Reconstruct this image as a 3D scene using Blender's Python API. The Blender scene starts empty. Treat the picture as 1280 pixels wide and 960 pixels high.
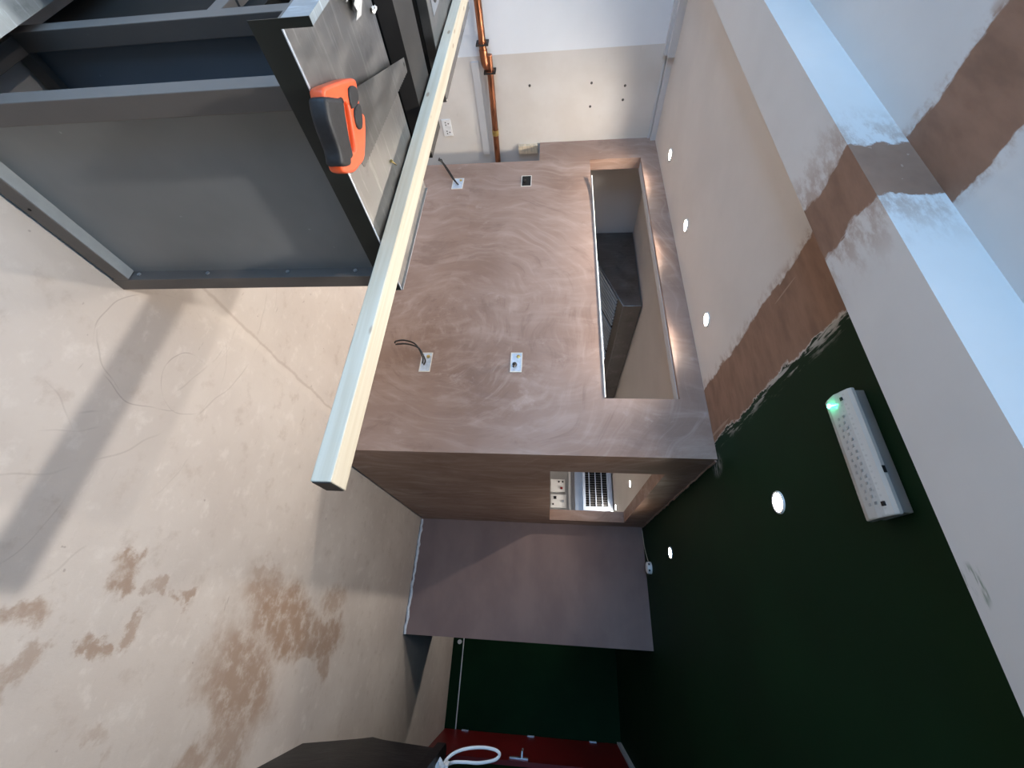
import bpy, bmesh, math, random
from mathutils import Vector, Matrix
random.seed(7)
S = bpy.context.scene
COL = S.collection
PI = math.pi

# ---------------------------------------------------------------- camera (a phone turned on its side: world up points right)
cam_d = bpy.data.cameras.new('camera'); cam = bpy.data.objects.new('camera', cam_d); COL.objects.link(cam)
cam_d.sensor_fit = 'HORIZONTAL'; cam_d.sensor_width = 36.0; cam_d.lens = 36.0*510/1280; cam_d.clip_start = 0.02
def _n(v): return Vector(v).normalized()
_Y = _n((686-640, -(764-480), -510)); _X = -_n((697-640, -(-444-480), -510))
_X = (_X - _Y*_X.dot(_Y)).normalized(); _Z = _X.cross(_Y)
cam.matrix_world = Matrix((_X, _Y, _Z)).to_4x4()
cam.matrix_world.translation = (0, 0, 1.42)
S.camera = cam

# ---------------------------------------------------------------- world, daylight, exposure
w = bpy.data.worlds.new('daylight'); S.world = w; w.use_nodes = True
bg = w.node_tree.nodes['Background']
bg.inputs['Color'].default_value = (0.36, 0.64, 1.0, 1); bg.inputs['Strength'].default_value = 5.0
S.view_settings.view_transform = 'Standard'; S.view_settings.look = 'None'
S.view_settings.gamma = 1.0; S.view_settings.use_curve_mapping = False; S.view_settings.exposure = 0.86
pl = bpy.data.lights.new('window_portal', 'AREA'); pl.shape = 'RECTANGLE'; pl.size = 4.6; pl.size_y = 2.1
pl.cycles.is_portal = True
po = bpy.data.objects.new('window_portal', pl); COL.objects.link(po)
po.location = (-1.1, -3.47, 1.15); po.rotation_euler = (PI/2, 0, 0)
P_MAIN, P_GREEN, P_KIT, P_NEAR = 34.0, 15.0, 44.0, 60.0

# ---------------------------------------------------------------- node helpers
def new_mat(name):
    m = bpy.data.materials.new(name); m.use_nodes = True
    nt = m.node_tree; return m, nt, nt.nodes['Principled BSDF']
def nd(nt, t, ins=None, **props):
    n = nt.nodes.new(t)
    for k, v in props.items(): setattr(n, k, v)
    for k, v in (ins or {}).items():
        s = n.inputs[k]
        if isinstance(v, bpy.types.NodeSocket): nt.links.new(v, s)
        else: s.default_value = v
    return n
def mth(nt, op, a, b=0.0, c=0.0, clamp=False):
    n = nd(nt, 'ShaderNodeMath', {0: a, 1: b, 2: c}, operation=op); n.use_clamp = clamp; return n.outputs[0]
def mixc(nt, f, a, b, mode='MIX'):
    n = nt.nodes.new('ShaderNodeMix'); n.data_type = 'RGBA'; n.blend_type = mode
    for i, v in ((0, f), (6, a), (7, b)):
        s = n.inputs[i]
        if isinstance(v, bpy.types.NodeSocket): nt.links.new(v, s)
        else: s.default_value = v if i == 0 else ((*v, 1) if len(v) == 3 else v)
    return n.outputs[2]
def coords(nt): return nd(nt, 'ShaderNodeTexCoord').outputs['Object']
def mapped(nt, v, sc=(1,1,1), rot=(0,0,0), loc=(0,0,0), vt='POINT'):
    return nd(nt, 'ShaderNodeMapping', {'Vector': v, 'Scale': sc, 'Rotation': rot, 'Location': loc}, vector_type=vt).outputs[0]
def noise(nt, v, scale, detail=4, rough=.55, dist=0.0, col=False):
    n = nd(nt, 'ShaderNodeTexNoise', {'Vector': v, 'Scale': scale, 'Detail': detail, 'Roughness': rough, 'Distortion': dist})
    return n.outputs['Color' if col else 0]
def rng(nt, v, a, b, c=0.0, d=1.0, smooth=True):
    return nd(nt, 'ShaderNodeMapRange', {0: v, 1: a, 2: b, 3: c, 4: d}, interpolation_type='SMOOTHSTEP' if smooth else 'LINEAR').outputs[0]
def bump(nt, bsdf, h, strength=.2, dist=.01):
    b = nd(nt, 'ShaderNodeBump', {'Height': h, 'Strength': strength, 'Distance': dist})
    nt.links.new(b.outputs[0], bsdf.inputs['Normal'])
def setc(nt, bsdf, c):
    if isinstance(c, bpy.types.NodeSocket): nt.links.new(c, bsdf.inputs['Base Color'])
    else: bsdf.inputs['Base Color'].default_value = (*c, 1)
def simple(name, c, rough=.5, metal=0.0, var=.12, scale=14, stretch=(1,1,1), bmp=0.0, spec=None):
    m, nt, b = new_mat(name)
    co = mapped(nt, coords(nt), stretch)
    n = noise(nt, co, scale)
    dark = tuple(x*(1-var) for x in c); lite = tuple(min(1, x*(1+var)) for x in c)
    setc(nt, b, mixc(nt, rng(nt, n, .3, .7), dark, lite))
    b.inputs['Roughness'].default_value = rough; b.inputs['Metallic'].default_value = metal
    if spec is not None: b.inputs['Specular IOR Level'].default_value = spec
    if bmp: bump(nt, b, n, bmp, .004)
    return m

# ---------------------------------------------------------------- materials
def mat_plaster():
    m, nt, b = new_mat('fresh_plaster'); co = coords(nt)
    warp = nd(nt, 'ShaderNodeVectorMath', {0: noise(nt, co, 1.1, 2, col=True), 1: (.55, .55, .55)}, operation='MULTIPLY').outputs[0]
    wc = nd(nt, 'ShaderNodeVectorMath', {0: co, 1: warp}, operation='ADD').outputs[0]
    big = noise(nt, co, 1.6, 3)
    tro = noise(nt, mapped(nt, wc, (6, 6, .9)), 1.5, 7, .66)         # vertical streaks of the trowel
    fine = noise(nt, mapped(nt, wc, (3.0, 3.0, 2.0)), 1.7, 6, .65)
    c = mixc(nt, rng(nt, big, .3, .72), (.27, .168, .124), (.36, .245, .195))
    c = mixc(nt, mth(nt, 'MULTIPLY', rng(nt, tro, .46, .74), .62), c, (.45, .325, .265))
    c = mixc(nt, mth(nt, 'MULTIPLY', rng(nt, fine, .52, .72), .6), c, (.215, .132, .100))
    sx = nd(nt, 'ShaderNodeSeparateXYZ', {0: wc})
    dx = mth(nt, 'ADD', sx.outputs[0], mth(nt, 'ADD', sx.outputs[1], 1.75-2.9)); dz = mth(nt, 'SUBTRACT', sx.outputs[2], .95)
    rad = mth(nt, 'SQRT', mth(nt, 'ADD', mth(nt, 'MULTIPLY', dx, dx), mth(nt, 'MULTIPLY', dz, dz)))
    ang = mth(nt, 'ARCTAN2', dz, dx)
    pv = nd(nt, 'ShaderNodeCombineXYZ', {0: mth(nt, 'MULTIPLY', rad, 11.0), 1: mth(nt, 'MULTIPLY', ang, 1.3), 2: 0.0}).outputs[0]
    arc = noise(nt, pv, 1.3, 6, .65)
    c = mixc(nt, mth(nt, 'MULTIPLY', rng(nt, arc, .50, .72), .55), c, (.47, .345, .285))
    c = mixc(nt, mth(nt, 'MULTIPLY', rng(nt, arc, .46, .30), .5), c, (.215, .132, .100))
    sp = noise(nt, mapped(nt, wc, (3.4, 3.4, 2.2)), 1.9, 8, .7)
    c = mixc(nt, mth(nt, 'MULTIPLY', rng(nt, sp, .60, .72), .42), c, (.53, .41, .35))
    setc(nt, b, c); nt.links.new(rng(nt, tro, .3, .7, .62, .42), b.inputs['Roughness'])
    bump(nt, b, tro, .12, .004); return m
def mat_shaded_plaster():
    m, nt, b = new_mat('shaded_plaster'); co = coords(nt)  # same plaster as the other walls, its weaker light put into the colour
    n = noise(nt, mapped(nt, co, (1, 1, 2)), 1.8, 5)
    setc(nt, b, mixc(nt, rng(nt, n, .3, .7), (.19, .122, .108), (.235, .155, .135)))
    b.inputs['Roughness'].default_value = .7; return m
def mat_floor():
    m, nt, b = new_mat('bare_concrete'); co = coords(nt)
    n1 = noise(nt, co, 1.3, 5); n2 = noise(nt, co, 9, 6, .65); n3 = noise(nt, co, 45, 3)
    c = mixc(nt, rng(nt, n1, .3, .7), (.53, .465, .42), (.62, .555, .505))
    c = mixc(nt, mth(nt, 'MULTIPLY', rng(nt, n2, .54, .72), .5), c, (.43, .355, .305))
    c = mixc(nt, mth(nt, 'MULTIPLY', rng(nt, n2, .46, .30), .5), c, (.70, .64, .59))
    st = noise(nt, mapped(nt, co, (2, 7, 1), (0, 0, .9)), 4.5, 7, .7)
    c = mixc(nt, mth(nt, 'MULTIPLY', rng(nt, st, .58, .70), .35), c, (.70, .635, .585))
    spk = noise(nt, co, 26, 2)
    c = mixc(nt, mth(nt, 'MULTIPLY', rng(nt, spk, .73, .77), .5), c, (.25, .20, .17))
    # trowel arcs and scuffs
    for cx, cy, r, wd, a0 in ((-1.0, .75, .62, .004, .3), (-.98, .73, .66, .003, .25), (-1.15, .55, 1.0, .004, .25), (-.75, 1.15, .22, .003, .4), (-.78, 1.18, .25, .003, .3), (-.9, .2, 1.32, .005, .2), (-.2, .75, .34, .003, .25), (-.7, 1.3, .12, .003, .4)):
        p = mapped(nt, co, loc=(-cx, -cy, 0))
        L = nd(nt, 'ShaderNodeVectorMath', {0: p}, operation='LENGTH').outputs['Value']
        L = mth(nt, 'ADD', L, mth(nt, 'MULTIPLY', noise(nt, co, 3.0, 2), .12))
        ring = rng(nt, mth(nt, 'ABSOLUTE', mth(nt, 'SUBTRACT', L, r+.06)), wd, wd*.3)
        brk = rng(nt, noise(nt, mapped(nt, co, loc=(cx*7, cy*3, 0)), 3.4, 3), .48, .60)
        c = mixc(nt, mth(nt, 'MULTIPLY', mth(nt, 'MULTIPLY', ring, brk), a0), c, (.25, .2, .17))
    # short dark scuffs
    sc = noise(nt, mapped(nt, co, (3, 14, 1), (0, 0, .5)), 2.2, 3)
    c = mixc(nt, mth(nt, 'MULTIPLY', rng(nt, sc, .70, .76), .45), c, (.28, .22, .18))
    # seam where a wall used to stand (x about -1.07)
    sx = nd(nt, 'ShaderNodeSeparateXYZ', {0: co})
    xw = mth(nt, 'ADD', sx.outputs[0], mth(nt, 'MULTIPLY', mth(nt, 'SUBTRACT', noise(nt, co, 6, 3), .5), .05))
    seam = rng(nt, mth(nt, 'ABSOLUTE', mth(nt, 'ADD', xw, 1.075)), .012, .003)
    seam = mth(nt, 'MULTIPLY', seam, rng(nt, sx.outputs[1], 1.0, 1.2))
    seam2 = mth(nt, 'MULTIPLY', rng(nt, mth(nt, 'ABSOLUTE', mth(nt, 'ADD', xw, 1.045)), .03, .008), rng(nt, sx.outputs[1], 1.0, 1.2))
    c = mixc(nt, mth(nt, 'MULTIPLY', seam2, .4), c, (.66, .59, .53))
    c = mixc(nt, mth(nt, 'MULTIPLY', seam, .4), c, (.36, .28, .23))
    # spilt brown stains
    wv = nd(nt, 'ShaderNodeVectorMath', {0: mth_vec(nt, noise(nt, co, 5, 6, .65, col=True), -.5), 1: (.40, .40, 0)}, operation='MULTIPLY').outputs[0]
    wp = nd(nt, 'ShaderNodeVectorMath', {0: co, 1: wv}, operation='ADD').outputs[0]
    tot = None
    for cx, cy, rx, ry, rot, s in ((.12, 2.45, .16, .42, -.35, 1), (.36, 2.22, .17, .34, -.6, .9), (.02, 2.95, .10, .16, 0, .75), (.38, 3.02, .12, .08, .5, .7),
                                   (.22, 2.95, .09, .25, 0, .9), (.6, 2.25, .10, .22, -.8, .7), (.62, 2.05, .06, .1, 0, .7),
                                   (-.10, 2.2, .05, .12, 0, .55), (-.02, 1.41, .045, .06, .5, .85), (.02, 1.55, .03, .04, 0, .6), (.01, 1.68, .035, .05, 0, .8),
                                   (.14, 1.5, .03, .035, 0, .7), (.17, 1.39, .03, .055, -.5, .8), (.09, 1.13, .05, .07, .3, .8), (.2, 1.21, .05, .04, 0, .6), (.42, 1.55, .03, .07, -.6, .4)):
        p = mapped(nt, wp, (rx, ry, 1000), (0, 0, rot), (cx, cy, 0), 'TEXTURE')
        L = nd(nt, 'ShaderNodeVectorMath', {0: p}, operation='LENGTH').outputs['Value']
        v = rng(nt, L, 1.4, .55, 0, s)
        tot = v if tot is None else mth(nt, 'MAXIMUM', tot, v)
    p = mapped(nt, co, (.055, .12, 1000), (0, 0, -.2), (.37, 2.78, 0), 'TEXTURE')
    hole = rng(nt, nd(nt, 'ShaderNodeVectorMath', {0: p}, operation='LENGTH').outputs['Value'], .85, 1.1)
    tot = mth(nt, 'MULTIPLY', tot, hole)
    brk = rng(nt, noise(nt, co, 13, 5, .7), .32, .55, .35, 1)
    c = mixc(nt, mth(nt, 'MULTIPLY', mth(nt, 'MULTIPLY', tot, brk), .88), c, (.30, .19, .125))
    setc(nt, b, c); b.inputs['Roughness'].default_value = .62
    bump(nt, b, mth(nt, 'ADD', n2, mth(nt, 'MULTIPLY', n3, .25)), .18, .008); return m
def mth_vec(nt, col, k):
    return nd(nt, 'ShaderNodeVectorMath', {0: col, 1: (k, k, k)}, operation='ADD').outputs[0]
WHITE = (.66, .63, .60); BROWN = (.26, .155, .108); GREEN = (.0028, .0215, .0072)
def mat_ceiling(name, xl, xr, base=WHITE, green=False, ymax=99, feather=.10, slope=0.0, scuff=None):
    """painted ceiling, a brown strip of new plaster between xl and xr, dark green paint to its right"""
    m, nt, b = new_mat(name); co = coords(nt)
    s = nd(nt, 'ShaderNodeSeparateXYZ', {0: co})
    x = mth(nt, 'ADD', s.outputs[0], mth(nt, 'MULTIPLY', s.outputs[1], slope))
    rag = mth(nt, 'SUBTRACT', noise(nt, mapped(nt, co, (1, 1, 1)), 7, 5, .6), .5)
    rag2 = mth(nt, 'SUBTRACT', noise(nt, mapped(nt, co, (14, 3, 14), (0, 0, .3)), 2.0, 5, .7), .5)
    xw = mth(nt, 'ADD', x, mth(nt, 'ADD', mth(nt, 'MULTIPLY', rag, .10), mth(nt, 'MULTIPLY', rag2, .05)))
    yok = rng(nt, s.outputs[1], ymax+.004, ymax-.004)
    n = noise(nt, co, 2.2, 4)
    col = mixc(nt, rng(nt, n, .3, .7), tuple(v*.96 for v in base), tuple(v*1.03 for v in base))
    # wiped smears on either side of the strip
    sm = noise(nt, mapped(nt, co, (4, 9, 9), (0, 0, .25)), 2.4, 6, .7)
    lft = mth(nt, 'MULTIPLY', rng(nt, xw, xl-feather, xl), rng(nt, xw, xr+.04, xr))
    rgt = mth(nt, 'MULTIPLY', rng(nt, xw, xr+feather, xr), rng(nt, xw, xl-.04, xl))
    smear = mth(nt, 'MULTIPLY', mth(nt, 'MAXIMUM', lft, rgt), rng(nt, sm, .42, .62, 0, .85))
    col = mixc(nt, mth(nt, 'MULTIPLY', smear, yok), col, (.40, .31, .26))
    if green:
        g = rng(nt, xw, xr+.005, xr+.013)
        gcol = mixc(nt, rng(nt, noise(nt, co, 1.5, 3), .3, .7), tuple(v*.85 for v in GREEN), tuple(v*1.15 for v in GREEN))
        col = mixc(nt, g, col, gcol)
        # white filler scraped over the edge of the green paint
        band = mth(nt, 'MULTIPLY', rng(nt, xw, xr-.004, xr+.004), rng(nt, xw, xr+.085, xr+.02))
        scr = noise(nt, mapped(nt, co, (7, 1.1, 1), (0, 0, .45)), 6.0, 4, .6)
        lim = rng(nt, s.outputs[1], 2.45, 2.38)
        col = mixc(nt, mth(nt, 'MULTIPLY', mth(nt, 'MULTIPLY', band, rng(nt, scr, .50, .60, 0, .8)), lim), col, (.50, .48, .44))
    if green:
        p = mapped(nt, co, (.075, .085, 1000), (0, 0, 0), (-.80, 2.40, 0), 'TEXTURE')
        L = nd(nt, 'ShaderNodeVectorMath', {0: p}, operation='LENGTH').outputs['Value']
        fea = noise(nt, mapped(nt, co, (5, 18, 1), (0, 0, .5)), 4.0, 4, .6)
        col = mixc(nt, mth(nt, 'MULTIPLY', rng(nt, L, 1.15, .3), rng(nt, fea, .42, .60, 0, .6)), col, (.36, .35, .33))
    core = mth(nt, 'MULTIPLY', rng(nt, xw, xl-.006, xl+.006), rng(nt, xw, xr+.008, xr-.002))
    bc = mixc(nt, rng(nt, noise(nt, mapped(nt, co, (2, 6, 2)), 2.5, 5), .3, .7), tuple(v*.82 for v in BROWN), tuple(v*1.15 for v in BROWN))
    lines = noise(nt, mapped(nt, co, (26, 1.2, 26), (0, 0, .06)), 1.3, 2)
    bc = mixc(nt, rng(nt, lines, .70, .73, 0, .6), bc, (.42, .30, .23))
    col = mixc(nt, mth(nt, 'MULTIPLY', core, yok), col, bc)
    if scuff:
        p = mapped(nt, co, (.05, .035, .5), (0, 0, .3), scuff, 'TEXTURE')
        L = nd(nt, 'ShaderNodeVectorMath', {0: p}, operation='LENGTH').outputs['Value']
        col = mixc(nt, mth(nt, 'MULTIPLY', rng(nt, L, 1.1, .6), rng(nt, noise(nt, mapped(nt, co, (4, 30, 4)), 3), .45, .6, 0, .75)), col, (.10, .16, .09))
    setc(nt, b, col); b.inputs['Roughness'].default_value = .62
    b.inputs['Specular IOR Level'].default_value = .18
    bump(nt, b, rag, .1, .004); return m
def mat_left_wall():
    m, nt, b = new_mat('board_wall'); co = coords(nt)
    s = nd(nt, 'ShaderNodeSeparateXYZ', {0: co})
    n = noise(nt, co, 2.0, 5); n2 = noise(nt, mapped(nt, co, (1, 1.2, 9)), 2.2, 5, .65)
    board = mixc(nt, rng(nt, n, .3, .7), (.60, .56, .51), (.67, .64, .60))
    board = mixc(nt, rng(nt, n2, .66, .74, 0, .35), board, (.42, .38, .35))
    white = mixc(nt, rng(nt, n, .3, .7), (.76, .79, .82), (.80, .83, .86))
    c = mixc(nt, rng(nt, s.outputs[1], 1.622, 1.628), white, board)
    c = mixc(nt, rng(nt, s.outputs[1], 2.42, 2.46), c, (.50, .50, .50))
    setc(nt, b, c); b.inputs['Roughness'].default_value = .7; return m
def mat_steel(name, c=(.55, .54, .53), r0=.22, r1=.5, dusty=.5):
    m, nt, b = new_mat(name); co = coords(nt)
    n = noise(nt, mapped(nt, co, (2, 5, 2), (0, 0, .4)), 3.0, 6, .65); n2 = noise(nt, co, 60, 2)
    d = rng(nt, n, .38, .75, 0, dusty)
    scr = noise(nt, mapped(nt, co, (30, 3, 3), (0, 0, .25)), 2.2, 6, .7); smu = noise(nt, co, 7, 6, .7)
    sc_ = mixc(nt, rng(nt, scr, .52, .70, 0, .55), c, tuple(min(1, v*1.75) for v in c))
    sc_ = mixc(nt, rng(nt, smu, .54, .66, 0, .5), sc_, tuple(v*.6 for v in c))
    setc(nt, b, mixc(nt, d, sc_, (.44, .42, .40)))
    nt.links.new(rng(nt, n, .35, .7, r0, r1), b.inputs['Roughness'])
    nt.links.new(mth(nt, 'SUBTRACT', 1.0, mth(nt, 'MULTIPLY', d, .6)), b.inputs['Metallic'])
    bump(nt, b, noise(nt, co, 2.5, 1), .03, .02); return m
def mat_timber():
    m, nt, b = new_mat('planed_pine'); co = coords(nt)
    g = noise(nt, mapped(nt, co, (1.2, 40, 40)), 1.6, 4, .55, .4)
    c = mixc(nt, rng(nt, g, .3, .72), (.60, .55, .45), (.52, .455, .345))
    v = nd(nt, 'ShaderNodeTexVoronoi', {'Vector': mapped(nt, co, (4.5, 13, 13)), 'Scale': 1.0, 'Randomness': 1.0})
    c = mixc(nt, rng(nt, v.outputs['Distance'], .10, .05, 0, .7), c, (.24, .14, .07))
    setc(nt, b, c); b.inputs['Roughness'].default_value = .55; bump(nt, b, g, .08, .002); return m
def mat_copper():
    m, nt, b = new_mat('weathered_copper'); co = coords(nt)
    n = noise(nt, mapped(nt, co, (6, 1.2, 6)), 5, 5)
    setc(nt, b, mixc(nt, rng(nt, n, .35, .68), (.36, .145, .075), (.15, .062, .036)))
    b.inputs['Metallic'].default_value = .85; b.inputs['Roughness'].default_value = .34; return m
def mat_emit(name, c, s):
    m, nt, b = new_mat(name); setc(nt, b, (.8, .8, .8))
    b.inputs['Emission Color'].default_value = (*c, 1); b.inputs['Emission Strength'].default_value = s; return m
def mat_glass():
    m, nt, b = new_mat('window_glass'); out = nt.nodes['Material Output']
    f = nd(nt, 'ShaderNodeFresnel', {'IOR': 1.45}).outputs[0]
    t = nd(nt, 'ShaderNodeBsdfTransparent', {'Color': (.95, .98, 1, 1)}).outputs[0]
    g = nd(nt, 'ShaderNodeBsdfGlossy', {'Roughness': .02}).outputs[0]
    mx = nd(nt, 'ShaderNodeMixShader', {0: f, 1: t, 2: g}); nt.links.new(mx.outputs[0], out.inputs[0])
    nt.nodes.remove(b); return m
def mat_diffuser():
    m, nt, b = new_mat('frosted_diffuser'); co = coords(nt)
    v = nd(nt, 'ShaderNodeTexVoronoi', {'Vector': co, 'Scale': 60.0, 'Randomness': .2})
    setc(nt, b, mixc(nt, rng(nt, v.outputs['Distance'], .12, .3, 0, 1), (.44, .44, .42), (.52, .52, .50)))
    b.inputs['Roughness'].default_value = .18; b.inputs['Coat Weight'].default_value = .5
    b.inputs['Subsurface Weight'].default_value = 0.0; return m
def mat_dusty_black():
    m, nt, b = new_mat('dusty_black_plastic'); co = coords(nt)
    n = noise(nt, mapped(nt, co, (2, 5, 3), (0.3, 0, .3)), 3, 7, .7)
    b.inputs['Specular IOR Level'].default_value = .22
    setc(nt, b, mixc(nt, rng(nt, n, .55, .72, 0, .8), (.0035, .0035, .004), (.045, .042, .046)))
    b.inputs['Roughness'].default_value = .42; bump(nt, b, n, .25, .02); return m
def mat_powder(name, c):
    m, nt, b = new_mat(name); co = coords(nt)
    n = noise(nt, co, 2.2, 4); n2 = noise(nt, co, 34, 2)
    c1 = mixc(nt, rng(nt, n, .3, .7), tuple(v*.88 for v in c), tuple(v*1.1 for v in c))
    setc(nt, b, mixc(nt, rng(nt, n2, .74, .78, 0, .35), c1, tuple(min(1, v*2.2) for v in c)))
    b.inputs['Metallic'].default_value = .15; b.inputs['Roughness'].default_value = .45; return m

M = dict(plaster=mat_plaster(), plaster_shade=mat_shaded_plaster(), floor=mat_floor(), leftwall=mat_left_wall(),
    ceil=mat_ceiling('far_ceiling_paint', -1.285, -.945, (.64, .595, .555), True, 2.38, .07),
    beam=mat_ceiling('beam_paint', -1.27, -1.045, (.64, .62, .60), False, 99, .24, scuff=(-.09, 1.02, 2.3)),
    nceil=mat_ceiling('near_ceiling_paint', -1.30, -1.0, (.62, .615, .61), False, 99, .05),
    grey=simple('grey_paint', (.46, .46, .46), .8, var=.05, scale=3), green=simple('green_paint', GREEN, .75, var=.15, scale=2, spec=.12),
    red=simple('red_gloss_paint', (.20, .008, .010), .4, var=.1, scale=3), white=simple('white_plastic', (.78, .78, .77), .4, var=.03),
    wood=mat_timber(), copper=mat_copper(), brass=simple('brass', (.62, .45, .16), .35, .9, var=.2, scale=30),
    steel=mat_steel('stainless_worktop', (.27, .265, .26), .33, .43, .18), lip=simple('dark_green_plate', (.016, .021, .019), .3, .2, var=.25, scale=8), hood=mat_steel('dark_stainless', (.20, .19, .185), .35, .5, .12),
    filt=simple('filter_stainless', (.50, .53, .57), .32, .85, var=.06, scale=4), galv=mat_steel('galvanised', (.42, .49, .54), .38, .5, .2),
    frame=mat_powder('grey_powder_coat', (.13, .115, .105)), panel=mat_powder('panel_coat', (.235, .242, .247)), navy=mat_powder('blue_grey_panel_coat', (.12, .14, .165)),
    black=simple('black_plastic', (.012, .012, .013), .45, var=.2), rubber=simple('black_rubber_grip', (.014, .014, .016), .55, var=.25, scale=90),
    dark=simple('black_steel', (.008, .007, .006), .7, .0, spec=.2, var=.25, scale=6), dark2=simple('dark_grey_steel', (.028, .025, .023), .5, .2, var=.2, scale=6),
    orange=simple('orange_plastic', (.80, .115, .035), .38, var=.08), blade=mat_steel('saw_blade_steel', (.17, .17, .168), .3, .5, .15),
    dustyblack=mat_dusty_black(), bulb=mat_emit('lamp_face', (1, .86, .68), 40.0), led=mat_emit('green_led', (.05, 1, .45), 9.0), bulbw=mat_emit('kitchen_lamp_face', (1, .93, .83), 40.0),
    glass=mat_glass(), diff=mat_diffuser(), tray=simple('grey_gear_tray', (.32, .36, .39), .5, var=.05), screw=simple('dark_screw', (.08, .075, .07), .5, .5),
    cream=simple('cream_bead', (.80, .76, .68), .5, var=.04), boxsteel=simple('galvanised_box', (.62, .70, .80), .4, .25, var=.12, scale=40),
    caulk=simple('white_sealant', (.62, .64, .68), .5, var=.1, scale=30, bmp=.3), void=simple('dark_void', (.01, .009, .008), .9),
    rawwood=simple('sawn_timber', (.62, .52, .38), .7, var=.15, scale=20, stretch=(1, 1, 4)), poly=simple('clear_polythene', (.62, .64, .66), .2, var=.15, scale=25),
    chip=simple('led_strip_grey', (.33, .33, .32), .5), baffle=simple('baffle_steel', (.42, .49, .56), .35, .35, var=.05, scale=4), dark2b=simple('edge_highlight_steel', (.22, .21, .21), .4, .4, var=.1), flange=simple('pale_flange', (.33, .36, .38), .5, .1, var=.08), cable=simple('dark_cable', (.022, .020, .019), .35, var=.3), blue=simple('bright_steel_frame', (.72, .78, .88), .25, .5, var=.05))

# ---------------------------------------------------------------- mesh helpers
def link(name, me, mat, parent=None):
    o = bpy.data.objects.new(name, me); COL.objects.link(o)
    if mat and not me.materials: me.materials.append(mat)
    o.parent = parent; return o
def tomesh(bm, name, smooth=False):
    me = bpy.data.meshes.new(name)
    bmesh.ops.recalc_face_normals(bm, faces=bm.faces[:]); bm.to_mesh(me); bm.free()
    if smooth:
        for p in me.polygons: p.use_smooth = True
        try: me.set_sharp_from_angle(angle=math.radians(38))
        except Exception: pass
    return me
def bx(bm, x0, x1, y0, y1, z0, z1):
    v = [bm.verts.new(p) for p in ((x0,y0,z0),(x1,y0,z0),(x1,y1,z0),(x0,y1,z0),(x0,y0,z1),(x1,y0,z1),(x1,y1,z1),(x0,y1,z1))]
    for f in ((0,3,2,1),(4,5,6,7),(0,1,5,4),(1,2,6,5),(2,3,7,6),(3,0,4,7)): bm.faces.new([v[i] for i in f])
def box(name, dims, mat, parent=None, bev=0.0, origin=None):
    bm = bmesh.new(); bx(bm, *dims)
    if bev: bmesh.ops.bevel(bm, geom=bm.edges[:], offset=bev, segments=2, affect='EDGES', profile=.6)
    return link(name, tomesh(bm, name), mat, parent)
def boxes(name, lst, mat, parent=None):
    bm = bmesh.new()
    for d in lst: bx(bm, *d)
    return link(name, tomesh(bm, name), mat, parent)
def prism(name, pts, ax, a0, a1, mat, parent=None, bev=0.0, seg=2, smooth=False):
    """extrude a 2-D outline along axis ax (0,1,2); pts in the two other axes in order"""
    bm = bmesh.new()
    def P(p, a): q = list(p); q.insert(ax, a); return q
    lo = [bm.verts.new(P(p, a0)) for p in pts]; hi = [bm.verts.new(P(p, a1)) for p in pts]
    bm.faces.new(lo); bm.faces.new(hi[::-1])
    for i in range(len(pts)):
        j = (i+1) % len(pts); bm.faces.new((lo[i], lo[j], hi[j], hi[i]))
    if bev:
        es = [e for e in bm.edges if abs(e.verts[0].co[ax]-e.verts[1].co[ax]) < 1e-6]
        bmesh.ops.bevel(bm, geom=es, offset=bev, segments=seg, affect='EDGES', profile=.5)
    return link(name, tomesh(bm, name, smooth), mat, parent)
def tube_bm(bm, pts, r, seg=10, cap=True):
    pts = [Vector(p) for p in pts]; rs = r if isinstance(r, (list, tuple)) else [r]*len(pts)
    prev = None; rings = []
    for i, p in enumerate(pts):
        t = (pts[min(i+1, len(pts)-1)] - pts[max(i-1, 0)]).normalized()
        if prev is None:
            a = Vector((0,0,1)) if abs(t.z) < .9 else Vector((1,0,0)); u = t.cross(a).normalized()
        else: u = (prev - t*prev.dot(t)).normalized()
        prev = u; v = t.cross(u)
        rings.append([bm.verts.new(p + (u*math.cos(2*PI*k/seg) + v*math.sin(2*PI*k/seg))*rs[i]) for k in range(seg)])
    for a, b in zip(rings, rings[1:]):
        for k in range(seg): bm.faces.new((a[k], a[(k+1)%seg], b[(k+1)%seg], b[k]))
    if cap: bm.faces.new(rings[0][::-1]); bm.faces.new(rings[-1])
def tube(name, pts, r, mat, parent=None, seg=10):
    bm = bmesh.new(); tube_bm(bm, pts, r, seg); return link(name, tomesh(bm, name, True), mat, parent)
def spline(pts, n=8):
    pts = [Vector(p) for p in pts]; out = []
    P = [pts[0]*2-pts[1]] + pts + [pts[-1]*2-pts[-2]]
    for i in range(1, len(P)-2):
        for k in range(n):
            t = k/n; a, b, c, d = P[i-1:i+3]
            out.append(.5*((2*b)+(c-a)*t+(2*a-5*b+4*c-d)*t*t+(3*b-a-3*c+d)*t**3))
    return out + [pts[-1]]
def lathe(name, prof, mat, parent=None, seg=24, axis=2, loc=(0,0,0), smooth=True):
    bm = bmesh.new(); rings = []
    for r, h in prof:
        ring = []
        for k in range(seg):
            c, s = math.cos(2*PI*k/seg)*r, math.sin(2*PI*k/seg)*r
            q = (c, s, h) if axis == 2 else ((h, c, s) if axis == 0 else (c, h, s))
            ring.append(bm.verts.new(Vector(q)+Vector(loc)))
        rings.append(ring)
    for a, b in zip(rings, rings[1:]):
        for k in range(seg): bm.faces.new((a[k], a[(k+1)%seg], b[(k+1)%seg], b[k]))
    bm.faces.new(rings[0][::-1]); bm.faces.new(rings[-1])
    return link(name, tomesh(bm, name, smooth), mat, parent)
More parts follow.
